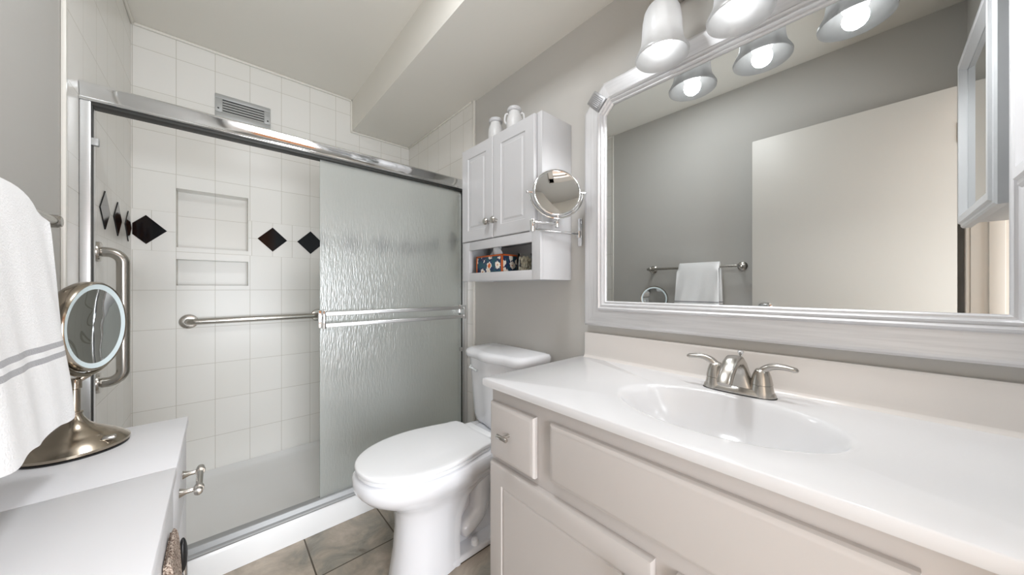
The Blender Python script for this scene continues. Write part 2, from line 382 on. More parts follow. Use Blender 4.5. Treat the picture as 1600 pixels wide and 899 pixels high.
def build(mb, name, mat, parent=None, smooth=True, angle=35):
    me = bpy.data.meshes.new(name)
    off = Vector((0, 0, 0))
    if parent is not None:
        p = parent
        while p is not None: off += Vector(p.location); p = p.parent
    me.from_pydata([tuple(Vector(q)-off) for q in mb.v], [], mb.f); me.update()
    o = bpy.data.objects.new(name, me); COL.objects.link(o)
    for m in (mat if isinstance(mat, list) else [mat]): me.materials.append(m)
    if smooth:
        for q in me.polygons: q.use_smooth = True
        me.set_sharp_from_angle(angle=math.radians(angle))
    if parent is not None: o.parent = parent
    return o
def tag(o, label=None, cat=None, group=None, kind=None):
    for k, v in (('label', label), ('category', cat), ('group', group), ('kind', kind)):
        if v: o[k] = v
    return o
def thing(name, label, cat, loc, group=None):
    o = bpy.data.objects.new(name, None); COL.objects.link(o); o.location = loc; o.empty_display_size = 0.05
    bpy.context.view_layer.update()
    return tag(o, label, cat, group)
def struct(mb, name, mat, parent=None, label=None, smooth=False):
    o = build(mb, name, mat, parent, smooth)
    if parent is None: o['kind'] = 'structure'
    if label: o['label'] = label
    return o
def clone(o, parent=None, loc=None):
    c = o.copy(); COL.objects.link(c)
    if parent is not None: c.parent = parent
    if loc is not None: c.location = loc
    for ch in list(o.children): clone(ch, c)
    return c
def crom(pts, n):
    P = [Vector(p) for p in pts]; out = []; m = len(P)-1
    for i in range(n+1):
        t = i/n*m; k = min(int(t), m-1); f = t-k
        p0, p1, p2, p3 = P[max(k-1, 0)], P[k], P[k+1], P[min(k+2, m)]
        out.append(0.5*((2*p1)+(p2-p0)*f+(2*p0-5*p1+4*p2-p3)*f*f+(3*p1-p0-3*p2+p3)*f**3))
    return out

# ------------------------------------------------------------------ the room
XL, XW, YB, YN = -0.330, 1.128, 2.467, -0.27     # left wall, right wall, shower back wall, near wall
ZC, ZS, XS = 2.403, 2.185, 0.70                 # ceiling, soffit underside, soffit edge
YH = -1.75                                       # hall end

struct(MB().box((XL-0.6, YH, -0.1), (XW+0.2, YB+0.25, 0)), 'floor', M['floor'], label='grey and tan slate look tile floor')
struct(MB().box((XL-0.6, YH, ZC), (XW+0.2, YB+0.25, ZC+0.1)), 'ceiling', M['ceil'])
struct(MB().box((XS, YN, ZS), (XW, YB, ZC)), 'ceiling_soffit', M['ceil'])
struct(MB().box((XL-0.12, YN-0.12, 0), (XL, YB+0.2, ZC)), 'wall_left', M['paint'])
struct(MB().box((XW, YN-0.12, 0), (XW+0.12, YB+0.2, ZC)), 'wall_right', M['paint'])
# tiled shower walls
NX0, NX1, NZ = -0.166, 0.131, (1.098, 1.238, 1.301, 1.612)
def back_wall():
    mb = MB(); xs = [XL, NX0, NX1, XW]; zs = [0.0, NZ[0], NZ[1], NZ[2], NZ[3], ZC]
    holes = {(1, 1), (1, 3)}; d = 0.095
    for i in range(3):
        for k in range(5):
            a, b, c, e = xs[i], xs[i+1], zs[k], zs[k+1]
            if (i, k) in holes:
                y = YB+d
                mb.raw([(a, y, c), (b, y, c), (b, y, e), (a, y, e)], [(0, 1, 2, 3)])
                mb.raw([(a, YB, c), (a, y, c), (a, y, e), (a, YB, e)], [(0, 1, 2, 3)])
                mb.raw([(b, YB, c), (b, YB, e), (b, y, e), (b, y, c)], [(0, 1, 2, 3)])
                mb.raw([(a, YB, c), (b, YB, c), (b, y, c), (a, y, c)], [(0, 1, 2, 3)])
                mb.raw([(a, YB, e), (a, y, e), (b, y, e), (b, YB, e)], [(0, 1, 2, 3)])
            else:
                mb.raw([(a, YB, c), (b, YB, c), (b, YB, e), (a, YB, e)], [(0, 1, 2, 3)])
    x0, x1, y1 = XL-0.05, XW+0.05, YB+0.2
    mb.box((x0, YB+0.11, 0), (x1, y1, ZC))
    return mb
wb = struct(back_wall(), 'wall_back', M['tile_x'], label='white tiled shower wall with recessed shelves')
wl = struct(MB().box((XL, 1.537, 0), (XL+0.008, YB, ZC), 0.003), 'wall_left_tile', M['tile_y'])
wr = struct(MB().box((XW-0.010, 1.590, 0), (XW, YB, ZS), 0.003), 'wall_right_tile', M['tile_y'])
XLT, XRT = XL+0.008, XW-0.010
DZ, DR = 1.380, 0.0735
def diamond_poly(c, r, lo=None):
    p = [(c, DZ-r), (c+r, DZ), (c, DZ+r), (c-r, DZ)]
    if lo is not None and c-r < lo:
        k = r-(c-lo); p = [(c, DZ-r), (c+r, DZ), (c, DZ+r), (lo, DZ+r-(c-lo)), (lo, DZ-r+(c-lo))]
    return p
for c in (-0.272, 0.247, 0.447, 0.647, 0.847, 1.03):
    struct(MB().prism(diamond_poly(c, DR, XLT+0.004), 1, YB-0.0035, YB+0.003, 0.0012), 'accent_tile', M['diamond'], wb, label='black diamond accent tile')
for c in (1.958, 2.170, 2.388):
    struct(MB().prism(diamond_poly(c, DR), 0, XLT-0.003, XLT+0.0035, 0.0012), 'accent_tile', M['diamond'], wl, label='black diamond accent tile')
for c in (1.86, 2.170, 2.388):
    struct(MB().prism(diamond_poly(c, DR), 0, XRT-0.0035, XRT+0.003, 0.0012), 'accent_tile', M['diamond'], wr, label='black diamond accent tile')
# rounded cap strip where tile meets ceiling
t = MB()
t.box((XLT, YB-0.012, ZC-0.014), (XS, YB, ZC), 0.004); t.box((XS-0.012, YB-0.012, ZS-0.012), (XS, YB, ZC), 0.004); t.box((XS-0.012, YB-0.012, ZS-0.012), (XRT, YB, ZS), 0.004)
struct(t, 'trim_1', M['ceil'], smooth=True)
struct(MB().box((XLT, 1.537, ZC-0.014), (XLT+0.012, YB-0.012, ZC), 0.004), 'trim_2', M['ceil'], smooth=True)
struct(MB().box((XRT-0.010, 1.60, ZS-0.010), (XRT, YB-0.012, ZS), 0.003), 'trim_3', M['ceil'], smooth=True)
struct(MB().box((XW-0.016, 1.578, 0.0), (XW, 1.592, ZS), 0.004), 'trim_4', M['grout'], smooth=True)
struct(MB().box((XL, 1.526, 0.0), (XL+0.011, 1.539, ZC), 0.004), 'trim_5', M['grout'], smooth=True)
# near wall with the doorway the picture was taken from
DX0, DX1, DH = -0.245, 0.52, 1.996
n = MB()
n.box((XL-0.12, YN-0.12, 0), (DX0-0.02, YN, ZC)); n.box((DX1+0.02, YN-0.12, 0), (XW+0.12, YN, ZC)); n.box((DX0-0.02, YN-0.12, DH+0.02), (DX1+0.02, YN, ZC))
struct(n, 'wall_front', M['paint'])
j = MB()
j.box((DX0-0.02, YN-0.12, 0), (DX0, YN, DH), 0.002); j.box((DX1, YN-0.12, 0), (DX1+0.02, YN, DH), 0.002); j.box((DX0-0.02, YN-0.12, DH), (DX1+0.02, YN, DH+0.02), 0.002)
j.box((DX0, YN-0.085, 0), (DX0+0.012, YN-0.045, DH), 0.002); j.box((DX1-0.012, YN-0.085, 0), (DX1, YN-0.045, DH), 0.002); j.box((DX0, YN-0.085, DH-0.012), (DX1, YN-0.045, DH), 0.002)
struct(j, 'trim_6', M['trimw'], smooth=True, label='cream door jamb with stop')
cs = MB()
cs.box((DX1+0.004, YN, 0), (DX1+0.062, YN+0.014, DH+0.06), 0.004); cs.box((DX0-0.062, YN, DH), (DX1+0.062, YN+0.014, DH+0.062), 0.004); cs.box((DX0-0.062, YN, 0), (DX0-0.004, YN+0.012, DH), 0.004)
struct(cs, 'trim_7', M['trimw'], smooth=True)
# hall behind the camera
hl = MB(); hl.box((XL-0.6, YH-0.1, 0), (XW+0.2, YH, ZC))
struct(hl, 'wall_hall_end', M['wood'])
struct(MB().box((XL-0.7, YH, 0), (XL-0.6, YN-0.12, ZC)), 'wall_hall_left', M['hallp'])
struct(MB().box((XW+0.2, YH, 0), (XW+0.3, YN-0.12, ZC)), 'wall_hall_right', M['hallp'])
# open door lying along the left wall
d1 = struct(MB().box((-0.278, -0.235, 0.012), (-0.243, 0.522, 1.99), 0.002), 'door_1', M['doorp'], smooth=True, label='open cream slab door')
kb = MB(); kb.lathe([(0.032, 0), (0.032, 0.004), (0.026, 0.010), (0.012, 0.012), (0.011, 0.028), (0.022, 0.034), (0.029, 0.046), (0.027, 0.058), (0.016, 0.064)], (-0.243, 0.455, 0.970), (1, 0, 0))
build(kb, 'door_knob', M['chrome'], d1)
for z in (0.25, 1.78):
    build(MB().box((-0.250, -0.252, z-0.045), (-0.240, -0.235, z+0.045), 0.002), 'hinge', M['steel'], d1)

# ------------------------------------------------------------------ shower
pan = thing('shower_pan', 'white acrylic shower pan with raised front curb behind the tile floor', 'shower pan', (0.4, 2.05, 0))
p = MB()
x0, x1, y0, y1 = XLT+0.001, XRT-0.001, 1.652, YB-0.001
prof = [(y0, 0.001), (y0, 0.085), (y0+0.006, 0.099), (y0+0.018, 0.104), (y0+0.070, 0.104), (y0+0.084, 0.098), (y0+0.096, 0.075), (y0+0.112, 0.060), (y0+0.16, 0.054),
        (2.05, 0.048), (y1-0.16, 0.052), (y1-0.06, 0.056), (y1-0.03, 0.062), (y1-0.012, 0.074), (y1, 0.078), (y1, 0.001)]
p.prism(prof, 0, x0, x1)
build(p, 'basin', M['acrylic'], pan, angle=40)
dr = MB(); dr.lathe([(0.045, 0), (0.045, 0.003), (0.038, 0.004), (0.0, 0.004)], (0.5, 2.08, 0.048), seg=32)
build(dr, 'drain', M['chrome'], pan)

fr = thing('shower_door_frame', 'polished aluminium frame of the sliding shower door', 'shower frame', (0.4, 1.672, 0.104))
YF = 1.645
h = MB()
# header: curved front face
hp = [(YF+0.004, 1.672), (YF, 1.675), (YF, 1.682), (YF+0.0072, 1.684), (YF+0.0015, 1.721), (YF, 1.723), (YF+0.002, 1.729), (YF+0.008, 1.731), (YF+0.060, 1.731), (YF+0.062, 1.672)]
h.prism(hp, 0, XLT+0.001, XRT-0.001, 0.001)
build(h, 'header', M['chrome'], fr, angle=50)
build(MB().box((XLT+0.022, YF+0.008, 1.662), (XRT-0.022, YF+0.056, 1.6725), 0.001), 'header_channel', M['dark'], fr)
for xa, xb, sgn in ((XLT+0.001, XLT+0.024, 1), (XRT-0.034, XRT-0.001, -1)):
    jb = MB(); jb.box((xa, YF+0.004, 0.138), (xb, YF+0.058, 1.672), 0.003)
    build(jb, 'jamb', M['alu'], fr)
    gx = xb if sgn > 0 else xa
    build(MB().box((gx-0.003, YF+0.010, 0.138), (gx+0.003, YF+0.020, 1.672), 0.001), 'jamb_gasket', M['dark'], fr)
s = MB(); s.prism([(YF+0.004, 0.104), (YF+0.002, 0.112), (YF+0.008, 0.116), (YF+0.016, 0.117), (YF+0.020, 0.136), (YF+0.026, 0.138), (YF+0.052, 0.138), (YF+0.056, 0.104)], 0, XLT+0.001, XRT-0.001, 0.001)
build(s, 'sill_track', M['track'], fr, angle=50)
for (bx, bz) in ((XLT+0.031, 1.548), (XRT-0.040, 0.72)):
    b = MB(); b.box((bx-0.008, YF+0.006, bz-0.012), (bx+0.008, YF+0.024, bz+0.012), 0.003)
    build(b, 'bumper', M['vent'], fr)

sd = thing('sliding_shower_door', 'frosted rain glass sliding shower door with double chrome bar', 'shower door', (0.72, 1.678, 0.138))
GY = 1.678
build(MB().box((0.340, GY-0.003, 0.139), (1.082, GY+0.003, 1.672), 0.0008, 1), 'glass_panel', [M['frost'], M['paneglass']], sd)
for q_ in sd.children[0].data.polygons: q_.material_index = 0 if q_.normal.y < -0.9 else 1
BYs = 1.622
for bz in (0.970, 0.919):
    tb = MB(); tb.box((0.352, BYs-0.004, bz-0.0095), (1.076, BYs+0.006, bz+0.0095), 0.003)
    build(tb, 'towel_rail', M['alu'], sd)
for bx in (0.347, 1.078):
    bk = MB(); bk.box((bx-0.006, BYs-0.007, 0.905), (bx+0.006, GY-0.003, 0.984), 0.002)
    bk.box((bx-0.014, GY-0.014, 0.905), (bx+0.014, GY-0.0032, 0.984), 0.002)
    build(bk, 'rail_bracket', M['chrome'], sd)

# vent grille on the back wall
vg = thing('vent_grille', 'grey louvred vent grille on the tiled shower wall', 'vent', (0.111, YB, 2.112))
vx0, vx1, vz0, vz1 = -0.014, 0.236, 2.046, 2.172
v = MB()
def ringbox(mb, y0, y1, w):
    mb.box((vx0, y0, vz1-w), (vx1, y1, vz1), 0.003); mb.box((vx0, y0, vz0), (vx1, y1, vz0+w), 0.003)
    mb.box((vx0, y0, vz0+w), (vx0+w+0.006, y1, vz1-w), 0.002); mb.box((vx1-w-0.006, y0, vz0+w), (vx1, y1, vz1-w), 0.002)
ringbox(v, YB-0.010, YB, 0.026)
build(v, 'frame', M['vent'], vg)
build(MB().box((vx0+0.03, YB-0.0022, vz0+0.024), (vx1-0.03, YB-0.0004, vz1-0.024)), 'backing', M['hole'], vg)
for k in range(5):
    z = vz0+0.026+0.0148*k
    sl = MB(); sl.prism([(YB-0.0075, z-0.001), (YB-0.0055, z+0.0095), (YB-0.0040, z+0.0095), (YB-0.0055, z-0.001)], 0, vx0+0.032, vx1-0.032)
    build(sl, 'slat', M['vent'], vg)
for x in (vx0+0.014, vx1-0.014):
    sc = MB(); sc.lathe([(0.0045, 0), (0.004, 0.002), (0.0, 0.0028)], (x, YB-0.010, vz0+0.045), (0, -1, 0), 12)
    build(sc, 'screw', M['dark'], vg)

def grab_bar(label, a, b, out, off, r, rose):
    """a, b on the wall; out = unit vector away from it"""
    a, b, out = Vector(a), Vector(b), Vector(out); dirv = (b-a).normalized()
    g = thing('grab_bar', label, 'grab bar', (a+b)/2, 'brushed steel grab bars in the shower')
    bend = off*0.62
    path = [a+out*0.004, a+out*(off-bend)]
    for k in range(1, 9):
        t = k/8*PI/2; path.append(a + out*(off-bend+bend*math.sin(t)) + dirv*(bend-bend*math.cos(t)))
    m1 = len(path)
    for k in range(0, 9):
        t = PI/2*(1-k/8); path.append(b + out*(off-bend+bend*math.sin(t)) - dirv*(bend-bend*math.cos(t)))
    path += [b+out*0.004]
    build(MB().tube(path, r, 20), 'bar', M['steel'], g)
    for c in (a, b):
        build(MB().lathe([(rose, 0), (rose, 0.006), (rose*0.93, 0.010), (rose*0.75, 0.012), (r*1.1, 0.013)], c+out*0.0005, out, 32), 'flange', M['steel'], g)
    return g
grab_bar('vertical brushed steel grab bar on the left shower wall by the door jamb', (XLT, 1.850, 1.214), (XLT, 1.850, 0.746), (1, 0, 0), 0.062, 0.0175, 0.036)
grab_bar('horizontal brushed steel grab bar on the back shower wall', (-0.118, YB, 0.905), (0.486, YB, 0.907), (0, -1, 0), 0.05, 0.016, 0.038)

# ------------------------------------------------------------------ toilet
TY = 1.195
tl = thing('toilet', 'white two piece toilet with closed elongated lid beside the vanity', 'toilet', (0.75, TY, 0))
def stations(ctrl, n=26):
    return [(q[0], max(q[1], 0)) for q in crom([(a, b, 0) for a, b in ctrl], n)]
def loop_of(ctrl, z, n=26, ty=TY):
    st = stations(ctrl, n)
    up = [(x, ty+w, z) for x, w in st]; dn = [(x, ty-w, z) for x, w in st[1:-1]][::-1]
    return up+dn
def egg(xf, xm, xb, hw, hb, p=2.1):
    """11 control stations: rounded front, widest at xm, tapering to hb at the back"""
    c = []
    for k in range(6):
        t = k/5*PI/2; c.append((xm-(xm-xf)*abs(math.cos(t))**(2/p), hw*abs(math.sin(t))**(2/p)))
    for k in range(1, 5):
        f = k/4; c.append((xm+(xb-xm)*f, hw+(hb-hw)*(f**1.7)))
    c.append((xb, 0.0)); return c
secs = [(0.422, (0.352, 0.60, 1.06, 0.180, 0.125)), (0.414, (0.345, 0.60, 1.065, 0.187, 0.128)), (0.392, (0.344, 0.60, 1.06, 0.188, 0.128)), (0.372, (0.352, 0.60, 1.03, 0.182, 0.122)),
        (0.345, (0.376, 0.60, 0.97, 0.166, 0.110)), (0.315, (0.420, 0.605, 0.88, 0.141, 0.102)), (0.285, (0.466, 0.615, 0.80, 0.119, 0.096)), (0.255, (0.489, 0.62, 0.755, 0.107, 0.092)),
        (0.19, (0.494, 0.61, 0.722, 0.101, 0.088)), (0.10, (0.487, 0.61, 0.712, 0.104, 0.090)), (0.03, (0.475, 0.61, 0.71, 0.110, 0.095)), (0.001, (0.470, 0.61, 0.71, 0.112, 0.097))]
bw = MB(); bw.loft([loop_of(egg(*a), z) for z, a in secs])
# rear: foot flange, thin web and deck under the tank
bw.box((0.66, TY-0.104, 0.001), (1.02, TY+0.104, 0.030), 0.008, 3)
bw.box((0.70, TY-0.040, 0.02), (1.00, TY+0.040, 0.37), 0.015, 3)
bw.box((0.86, TY-0.115, 0.372), (1.085, TY+0.115, 0.428), 0.018, 3)
build(bw, 'bowl', M['porcelain'], tl, angle=50)
tp = MB()
for sg in (-1, 1):
    path = crom([(0.735, TY+sg*0.045, 0.085), (0.775, TY+sg*0.05, 0.105), (0.825, TY+sg*0.052, 0.15), (0.835, TY+sg*0.052, 0.215), (0.85, TY+sg*0.05, 0.275), (0.895, TY+sg*0.048, 0.305), (0.94, TY+sg*0.046, 0.27), (0.96, TY+sg*0.045, 0.18), (0.965, TY+sg*0.045, 0.03)], 40)
    rs = [0.034+0.010*math.sin(min(1, i/12)*PI/2) for i in range(41)]; rs[0] = 0.012; rs[1] = 0.026
    tp.tube(path, rs, 18)
build(tp, 'trapway', M['porcelain'], tl, angle=60)
for sg in (-1, 1):
    build(MB().lathe([(0.017, 0), (0.017, 0.006), (0.014, 0.018), (0.008, 0.023), (0, 0.024)], (0.79, TY+sg*0.082, 0.029), seg=20), 'bolt_cap', M['seatp'], tl)
# seat and lid
def slab(ctrl_args, z0, z1, r):
    mb = MB(); L = []
    xf, xm, xb, hw, hb = ctrl_args
    for dz, ins in ((0, r), (r*0.3, r*0.3), (r, 0), (z1-z0-r, 0), (z1-z0-r*0.3, r*0.3), (z1-z0, r*1.2), (z1-z0+0.002, r*4)):
        L.append(loop_of(egg(xf+ins, xm, xb-ins, hw-ins, hb-ins), z0+dz))
    return mb.loft(L)
build(slab((0.359, 0.60, 0.842, 0.179, 0.124), 0.4245, 0.437, 0.004), 'seat', M['seatp'], tl, angle=50)
build(slab((0.353, 0.60, 0.846, 0.184, 0.130), 0.4410, 0.458, 0.005), 'lid', M['seatp'], tl, angle=50)
hg = MB(); hg.box((0.846, TY-0.095, 0.428), (0.892, TY+0.095, 0.452), 0.008, 3)
build(hg, 'seat_hinge', M['seatp'], tl)
# tank
TYK = 1.182
def bow(x_front, x_back, hw, bulge, r, z, n=10):
    """bow-fronted plan"""
    pts = []
    pts += [(x_back, TYK-hw+r, z), (x_back-r*0.3, TYK-hw+r*0.3, z), (x_back-r, TYK-hw, z)]
    pts += [(x_front+0.05, TYK-hw, z), (x_front+0.022, TYK-hw+0.008, z), (x_front+0.006, TYK-hw+0.028, z)]
    for k in range(n+1):
        s_ = -1+2*k/n
        pts.append((x_front-bulge*0.5*(1+math.cos(PI*min(1, abs(s_)*1.25))), TYK+s_*(hw-0.055), z))
    pts += [(x_front+0.006, TYK+hw-0.028, z), (x_front+0.022, TYK+hw-0.008, z), (x_front+0.05, TYK+hw, z)]
    pts += [(x_back-r, TYK+hw, z), (x_back-r*0.3, TYK+hw-r*0.3, z), (x_back, TYK+hw-r, z)]
    return pts
tk = MB(); tk.loft([bow(0.952, 1.105, 0.160, 0.012, 0.02, 0.430), bow(0.944, 1.110, 0.170, 0.014, 0.02, 0.440), bow(0.936, 1.112, 0.176, 0.016, 0.02, 0.47), bow(0.922, 1.114, 0.198, 0.018, 0.02, 0.749)])
build(tk, 'tank', M['porcelain'], tl, angle=50)
ld = MB(); ld.loft([bow(0.912, 1.116, 0.205, 0.02, 0.02, 0.7495), bow(0.908, 1.118, 0.209, 0.022, 0.02, 0.754), bow(0.907, 1.118, 0.210, 0.022, 0.02, 0.776), bow(0.914, 1.114, 0.204, 0.022, 0.02, 0.787), bow(0.932, 1.102, 0.188, 0.02, 0.02, 0.792)])
build(ld, 'tank_lid', M['porcelain'], tl, angle=50)
fl = MB(); fl.lathe([(0.011, 0), (0.011, 0.012), (0.006, 0.014)], (0.93, TYK+0.145, 0.70), (-1, 0, 0), 16); fl.tube([(0.914, TYK+0.145, 0.70), (0.912, TYK+0.12, 0.698), (0.913, TYK+0.085, 0.692)], [0.006, 0.006, 0.007], 10)
build(fl, 'flush_lever', M['chrome'], tl)

# ------------------------------------------------------------------ wall cabinet over the toilet
wc = thing('wall_cabinet', 'white two door wall cabinet with open cubby above the toilet', 'cabinet', (1.03, 1.15, 1.118))
CX, CY0, CY1, CZ0, CZ1 = 0.932, 0.878, 1.421, 1.118, 1.782
case = MB(); T = 0.016; XB = XW-0.001; XF = CX+0.018
case.box((XF, CY0, CZ0), (XB, CY0+T, CZ1), 0.001); case.box((XF, CY1-T, CZ0), (XB, CY1, CZ1), 0.001)
case.box((XF, CY0+T, CZ0+0.022), (XB, CY1-T, CZ0+0.036), 0.001); case.box((XF, CY0+T, 1.296), (XB, CY1-T, 1.312), 0.001); case.box((XF, CY0+T, CZ1-T), (XB, CY1-T, CZ1), 0.001)
case.box((XB-0.006, CY0+T, CZ0), (XB, CY1-T, CZ1))
# face frame
case.box((CX+0.001, CY0, CZ0), (XF, CY0+0.046, 1.312), 0.001); case.box((CX+0.001, CY1-0.060, CZ0), (XF, CY1, 1.312), 0.001)
case.box((CX+0.001, CY0+0.046, CZ0), (XF, CY1-0.060, CZ0+0.040), 0.001); case.box((CX+0.001, CY0+0.046, 1.270), (XF, CY1-0.060, 1.312), 0.001)
case.box((CX+0.012, CY0, 1.312), (XF, CY0+0.026, CZ1), 0.001)
build(case, 'case', M['whitecab'], wc)
def panel_door(mb, xf, xb, y0, y1, z0, z1, fw, dep=0.006, bev=0.012):
    """raised panel door facing -X"""
    mb.box((xf+0.004, y0, z0), (xb, y1, z1), 0.002)
    a = [(y0, z0), (y1, z0), (y1, z1), (y0, z1)]
    def ins(d): return [(y0+d, z0+d), (y1-d, z0+d), (y1-d, z1-d), (y0+d, z1-d)]
    rings = [(0.0, xf+0.004), (0.003, xf), (fw, xf), (fw+0.004, xf+dep), (fw+0.010, xf+dep), (fw+0.010+bev, xf+0.001)]
    vs = []; fs = []
    for d, x in rings: vs += [(x, y, z) for y, z in ins(d)]
    for k in range(len(rings)-1):
        for i in range(4):
            j2 = (i+1) % 4; fs.append((k*4+i, (k+1)*4+i, (k+1)*4+j2, k*4+j2))
    k = (len(rings)-1)*4; fs.append((k+3, k+2, k+1, k))
    mb.raw(vs, fs)
for y0, y1, ky in ((1.169, 1.419, 1.196), (0.906, 1.165, 1.143)):
    d = MB(); panel_door(d, CX-0.004, XF-0.001, y0, y1, 1.315, CZ1-0.004, 0.052)
    dd = build(d, 'door', M['whitecab'], wc, angle=20)
    k = MB(); k.lathe([(0.009, 0), (0.006, 0.006), (0.006, 0.012), (0.015, 0.016), (0.016, 0.024), (0.011, 0.029), (0, 0.030)], (CX-0.004, ky, 1.388), (-1, 0, 0), 20)
    build(k, 'knob', M['steel'], dd)

# things in and on it
SZ = CZ0+0.0365
tb = thing('tissue_box', 'navy and orange daisy print tissue box in the wall cabinet cubby', 'tissue box', (1.03, 1.25, SZ))
b = MB(); b.box((0.968, 1.150, SZ), (1.082, 1.348, SZ+0.086), 0.0015)
build(b, 'carton', M['carton'], tb)
e = MB()
for (ya, yb) in ((1.1485, 1.1565), (1.3415, 1.3495)):
    e.box((0.9665, ya, SZ), (0.9745, yb, SZ+0.087), 0.001)
e.box((0.9665, 1.1485, SZ+0.080), (0.9745, 1.3495, SZ+0.0875), 0.001); e.box((0.9665, 1.1485, SZ+0.080), (1.0835, 1.1565, SZ+0.0875), 0.001)
build(e, 'carton_edge', M['orange'], tb)
tis = MB(); loops = []
for k in range(7):
    f = k/6; zz = SZ+0.084+0.052*f; w = 0.034+0.014*math.sin(f*PI)-0.012*f
    loops.append([(1.022+0.010*math.sin(3*t+f*2)+(0.012+0.006*f)*math.cos(t), 1.262-0.016*f+w*math.sin(t)*(1-0.75*f*f), zz+0.008*math.sin(2*t+1)*f) for t in (2*PI*i/20 for i in range(20))])
tis.loft(loops)
build(tis, 'tissue', M['tissue'], tb, angle=80)
cj = thing('cotton_jar', 'clear glass jar of cream cotton swabs at right end of the cubby', 'jar', (1.035, 1.066, SZ))
g = MB(); g.lathe([(0.036, 0), (0.039, 0.004), (0.039, 0.072), (0.034, 0.080), (0.034, 0.086), (0.0325, 0.086), (0.0325, 0.078), (0.0375, 0.070), (0.0375, 0.005), (0.0, 0.004)], (1.035, 1.066, SZ), seg=32)
build(g, 'glass', M['glass'], cj)
c = MB()
for i in range(60):
    a = random.random()*2*PI; r = 0.030*math.sqrt(random.random()); zz = SZ+0.012+0.055*random.random()
    c.sphere((1.035+r*math.cos(a), 1.066+r*math.sin(a), zz), 0.0065, (1, 1, 1.3), 10)
build(c, 'cotton', M['cotton'], cj)
def deco_jar(name, label, x, y, s, handles):
    j_ = thing(name, label, 'jar', (x, y, CZ1), 'white jars on top of the wall cabinet')
    o = MB(); o.lathe([(0.030*s, 0), (0.036*s, 0.004), (0.038*s, 0.02), (0.039*s, 0.085), (0.036*s, 0.108), (0.030*s, 0.122), (0.028*s, 0.128), (0.028*s, 0.134)], (x, y, CZ1), seg=36)
    build(o, 'body', M['jarw'], j_, angle=60)
    o = MB(); o.lathe([(0.027*s, 0.134), (0.033*s, 0.136), (0.035*s, 0.142), (0.034*s, 0.150), (0.030*s, 0.154), (0.026*s, 0.152), (0.024*s, 0.140), (0, 0.139)], (x, y, CZ1), seg=36)
    build(o, 'rim', M['whitecab'], j_, angle=60)
    if handles:
        for a in (-0.84, -0.84+PI):
            dx, dy = math.cos(a), math.sin(a); o = MB()
            o.tube(crom([(x+dx*r*s, y+dy*r*s, CZ1+z) for r, z in ((0.030, 0.128), (0.042, 0.126), (0.047, 0.108), (0.046, 0.090), (0.037, 0.080))], 14), 0.005, 10)
            build(o, 'ear_handle', M['jarw'], j_)
deco_jar('ceramic_jar', 'white mottled jar on cabinet top nearest the shower', 1.045, 1.290, 1.0, False)
deco_jar('eared_jar', 'white jar with small ear handles on cabinet top, right of the mottled one', 1.045, 1.150, 0.98, True)

# ------------------------------------------------------------------ extendable round mirror on the right wall
sm = thing('magnifying_mirror', 'round chrome magnifying mirror on a folding wall arm', 'mirror', (1.125, 0.828, 1.31))
pl = MB(); pl.box((1.119, 0.818, 1.258), (1.1275, 0.838, 1.374), 0.003)
build(pl, 'wall_plate', M['chrome'], sm)
EB = Vector((0.872, 0.860, 0)); ST = Vector((0.969, 0.824, 0))
a = MB(); a.tube([(1.118, 0.828, 1.308), (EB.x, EB.y, 1.305)], 0.0055, 14); a.lathe([(0.008, -0.014), (0.008, 0.014)], (1.113, 0.828, 1.306), seg=16)
build(a, 'lower_arm', M['chrome'], sm)
a = MB(); a.lathe([(0.0095, 0.0), (0.0105, 0.002), (0.0105, 0.044), (0.0095, 0.046)], (EB.x, EB.y, 1.295), seg=18)
a.tube([(EB.x, EB.y, 1.331), (ST.x, ST.y, 1.331)], 0.0055, 14)
a.lathe([(0.0085, 0), (0.0095, 0.002), (0.0095, 0.032), (0.0085, 0.034)], (ST.x, ST.y, 1.317), seg=18)
build(a, 'upper_arm', M['chrome'], sm)
MC = Vector((0.967, 0.824, 1.451)); NRM = Vector((-0.592, -0.790, 0.150)).normalized()
U = Vector((0, 0, 1)).cross(NRM).normalized(); Vv = NRM.cross(U)
y = MB(); R0 = 0.103
y.tube([MC + U*R0*math.cos(t) + Vv*R0*math.sin(t) for t in (PI + PI*k/32 for k in range(33))], 0.004, 10)
for sg in (-1, 1):
    y.tube([MC+U*sg*0.094, MC+U*sg*0.110], 0.0045, 10); y.sphere(MC+U*sg*0.112, 0.006)
y.tube([MC-Vv*0.101, Vector((ST.x, ST.y, 1.345))], 0.006, 12)
build(y, 'yoke', M['chrome'], sm)
r = MB(); r.lathe([(0.085, 0.0065), (0.089, 0.0085), (0.093, 0.006), (0.095, 0), (0.093, -0.006), (0.089, -0.0085), (0.085, -0.0065)], MC, NRM, 64, False, False)
build(r, 'rim', M['chrome'], sm, angle=60)
r = MB(); r.lathe([(0.0865*k/16, 0.0064-0.0075*(1-(k/16)**2)) for k in range(16, -1, -1)], MC, NRM, 64, False, True); r.lathe([(0.0865, -0.0064), (0.045, -0.006), (0.0, -0.0058)], MC, NRM, 64, False, True)
build(r, 'mirror_glass', M['smirror'], sm, angle=60)

